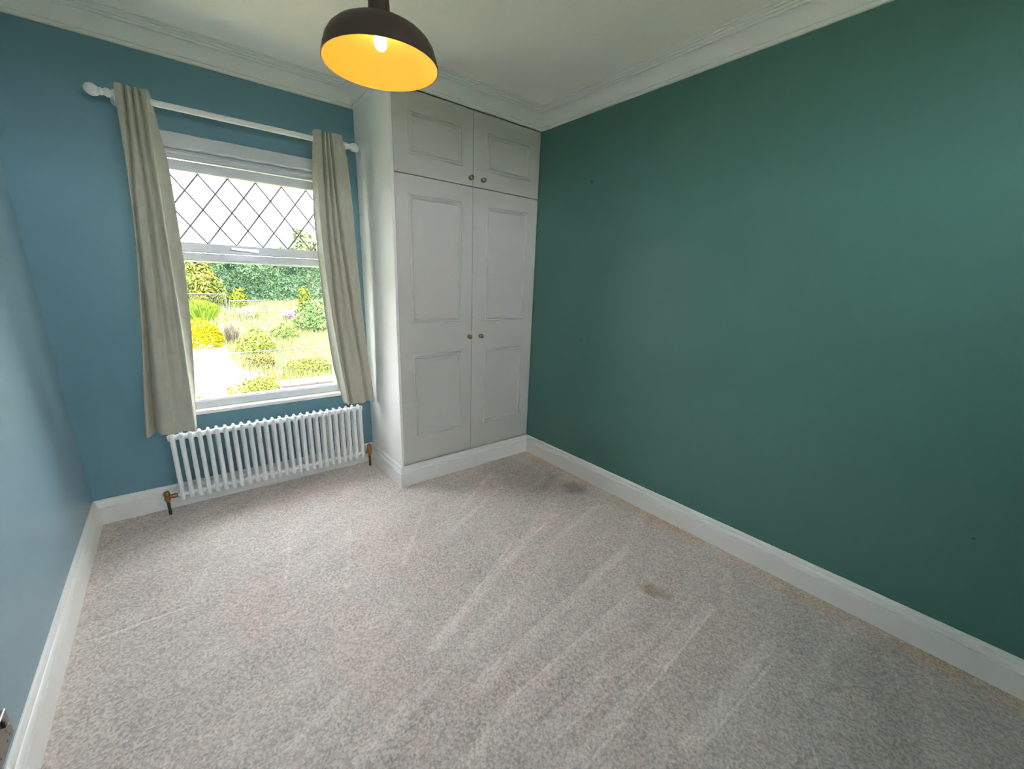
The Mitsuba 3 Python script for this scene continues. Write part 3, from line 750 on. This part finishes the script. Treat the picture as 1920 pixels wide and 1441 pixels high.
def flowers(key, x0, x1, y, ztop, n, size, cols, label):
    zb = float(zg(y))
    p = np.stack([(x0 + x1) / 2 + (x1 - x0) * 0.24 * rng.normal(0, 1, n), y + rng.uniform(-0.5, 0.5, n), zb + (ztop - zb) * np.clip(rng.normal(0.7, 0.2, n), 0.1, 1.1)], 1)
    stems = tuft(x0, x1, y - 0.4, y + 0.4, n // 2, (ztop - zb) * 0.95, 0.05, [(0.14, 0.20, 0.05), (0.28, 0.32, 0.10)], 0.1)
    leafy(key, merge([leaves(p, np.tile([0, -0.6, 0.8], (n, 1)), size, cols, rng), stems]), label, 'wildflowers')


flowers('wildflowers', 3.9, 5.3, 32.5, -0.95, 260, 0.07, [(0.40, 0.39, 0.36), (0.55, 0.53, 0.50)], 'patch of white wildflowers in the middle of the slope')
flowers('wildflowers_001', 6.75, 7.85, 31.5, -1.20, 420, 0.075, [(0.40, 0.20, 0.34), (0.60, 0.42, 0.54)], 'patch of pinkish purple wildflowers left of the large bush')

# pale gravel
from shapely.geometry import Polygon
gp = Polygon([(-4, 25.2), (1.0, 25.2), (2.0, 25.0), (2.25, 22), (2.43, 18.6), (2.95, 17.2), (2.3, 15.6), (1.5, 14.2), (0.8, 13.6), (-4, 13.2)]).buffer(0.4).buffer(-0.4)
gv, gf = trimesh.creation.triangulate_polygon(gp.segmentize(0.8), engine='earcut')
gm = trimesh.creation.extrude_polygon(gp.segmentize(0.6), 0.10, engine='earcut')
gm = gm.subdivide_to_size(1.2)
gm.vertices[:, 2] += zg(gm.vertices[:, 1]) - 0.02
put('gravel_area', gm, 'gravel_pale', label='bright pale gravel area at the lower left of the window view', cat='gravel', kind='stuff')

# temporary mesh fences


def fence(key, x0, x1, y, ztop, label, rt, nw, slope=0.0, mids=()):
    tag(key, label, 'fence', None)
    zb = float(zg(y))
    rr = 0.12
    pts = [(x0, zb - 0.05), (x0, ztop - rr), (x0 + rr * 0.3, ztop - rr * 0.3), (x0 + rr, ztop), (x1 - rr, ztop + slope), (x1 - rr * 0.3, ztop - rr * 0.3 + slope), (x1, ztop - rr + slope), (x1, zb - 0.05)]
    put(key + '__tube_frame', cat([rod((pts[i][0], y, pts[i][1]), (pts[i + 1][0], y, pts[i + 1][1]), rt, 8) for i in range(len(pts) - 1)]), 'galvanised')
    for i, x in enumerate(mids):
        put(key + '__' + num('post', i), rod((x, y, zb - 0.05), (x, y, ztop), rt * 1.1, 8), 'galvanised')
    wires = [rod((x, y + 0.01, zb + 0.12), (x, y + 0.01, ztop - 0.04), rt * 0.16, 4) for x in np.linspace(x0, x1, nw + 2)[1:-1]]
    wires += [rod((x0, y + 0.012, z), (x1, y + 0.012, z), rt * 0.16, 4) for z in np.linspace(zb + 0.15, ztop - 0.1, 5)]
    put(key + '__wire_mesh', cat(wires), 'galvanised', kind='stuff')


fence('mesh_fence', 0.4, 3.72, 36, -0.18, 'far mesh fence panel with a rounded grey rail below the pale weeping tree', 0.045, 26)
fence('mesh_fence_001', 3.78, 6.10, 34.5, -0.58, 'far low mesh fence panel right of the rounded rail', 0.040, 20)
fence('mesh_fence_002', 1.72, 6.6, 15.4, -1.52, 'near mesh fence with a thin rail crossing in front of the bushes', 0.020, 40, 0.03, (3.60,))

# brick wall with coping at the lower right of the view
tag('garden_wall', 'low pinkish brick garden wall with a pale coping below the right curtain', 'garden wall')
wy0, wy1, wx0, wx1, wz = 8.5, 9.2, 2.38, 7.5, -1.36
put('garden_wall__body', box(wx0 + 0.05, wx1, wy0 + 0.06, wy1 - 0.06, -2.9, wz - 0.09), 'brick_pink')
for i in range(6):
    xa = wx0 + i * 0.86
    put('garden_wall__' + num('coping', i), box(xa, xa + 0.852, wy0, wy1, wz - 0.09, wz, 0.012), 'coping_stone')
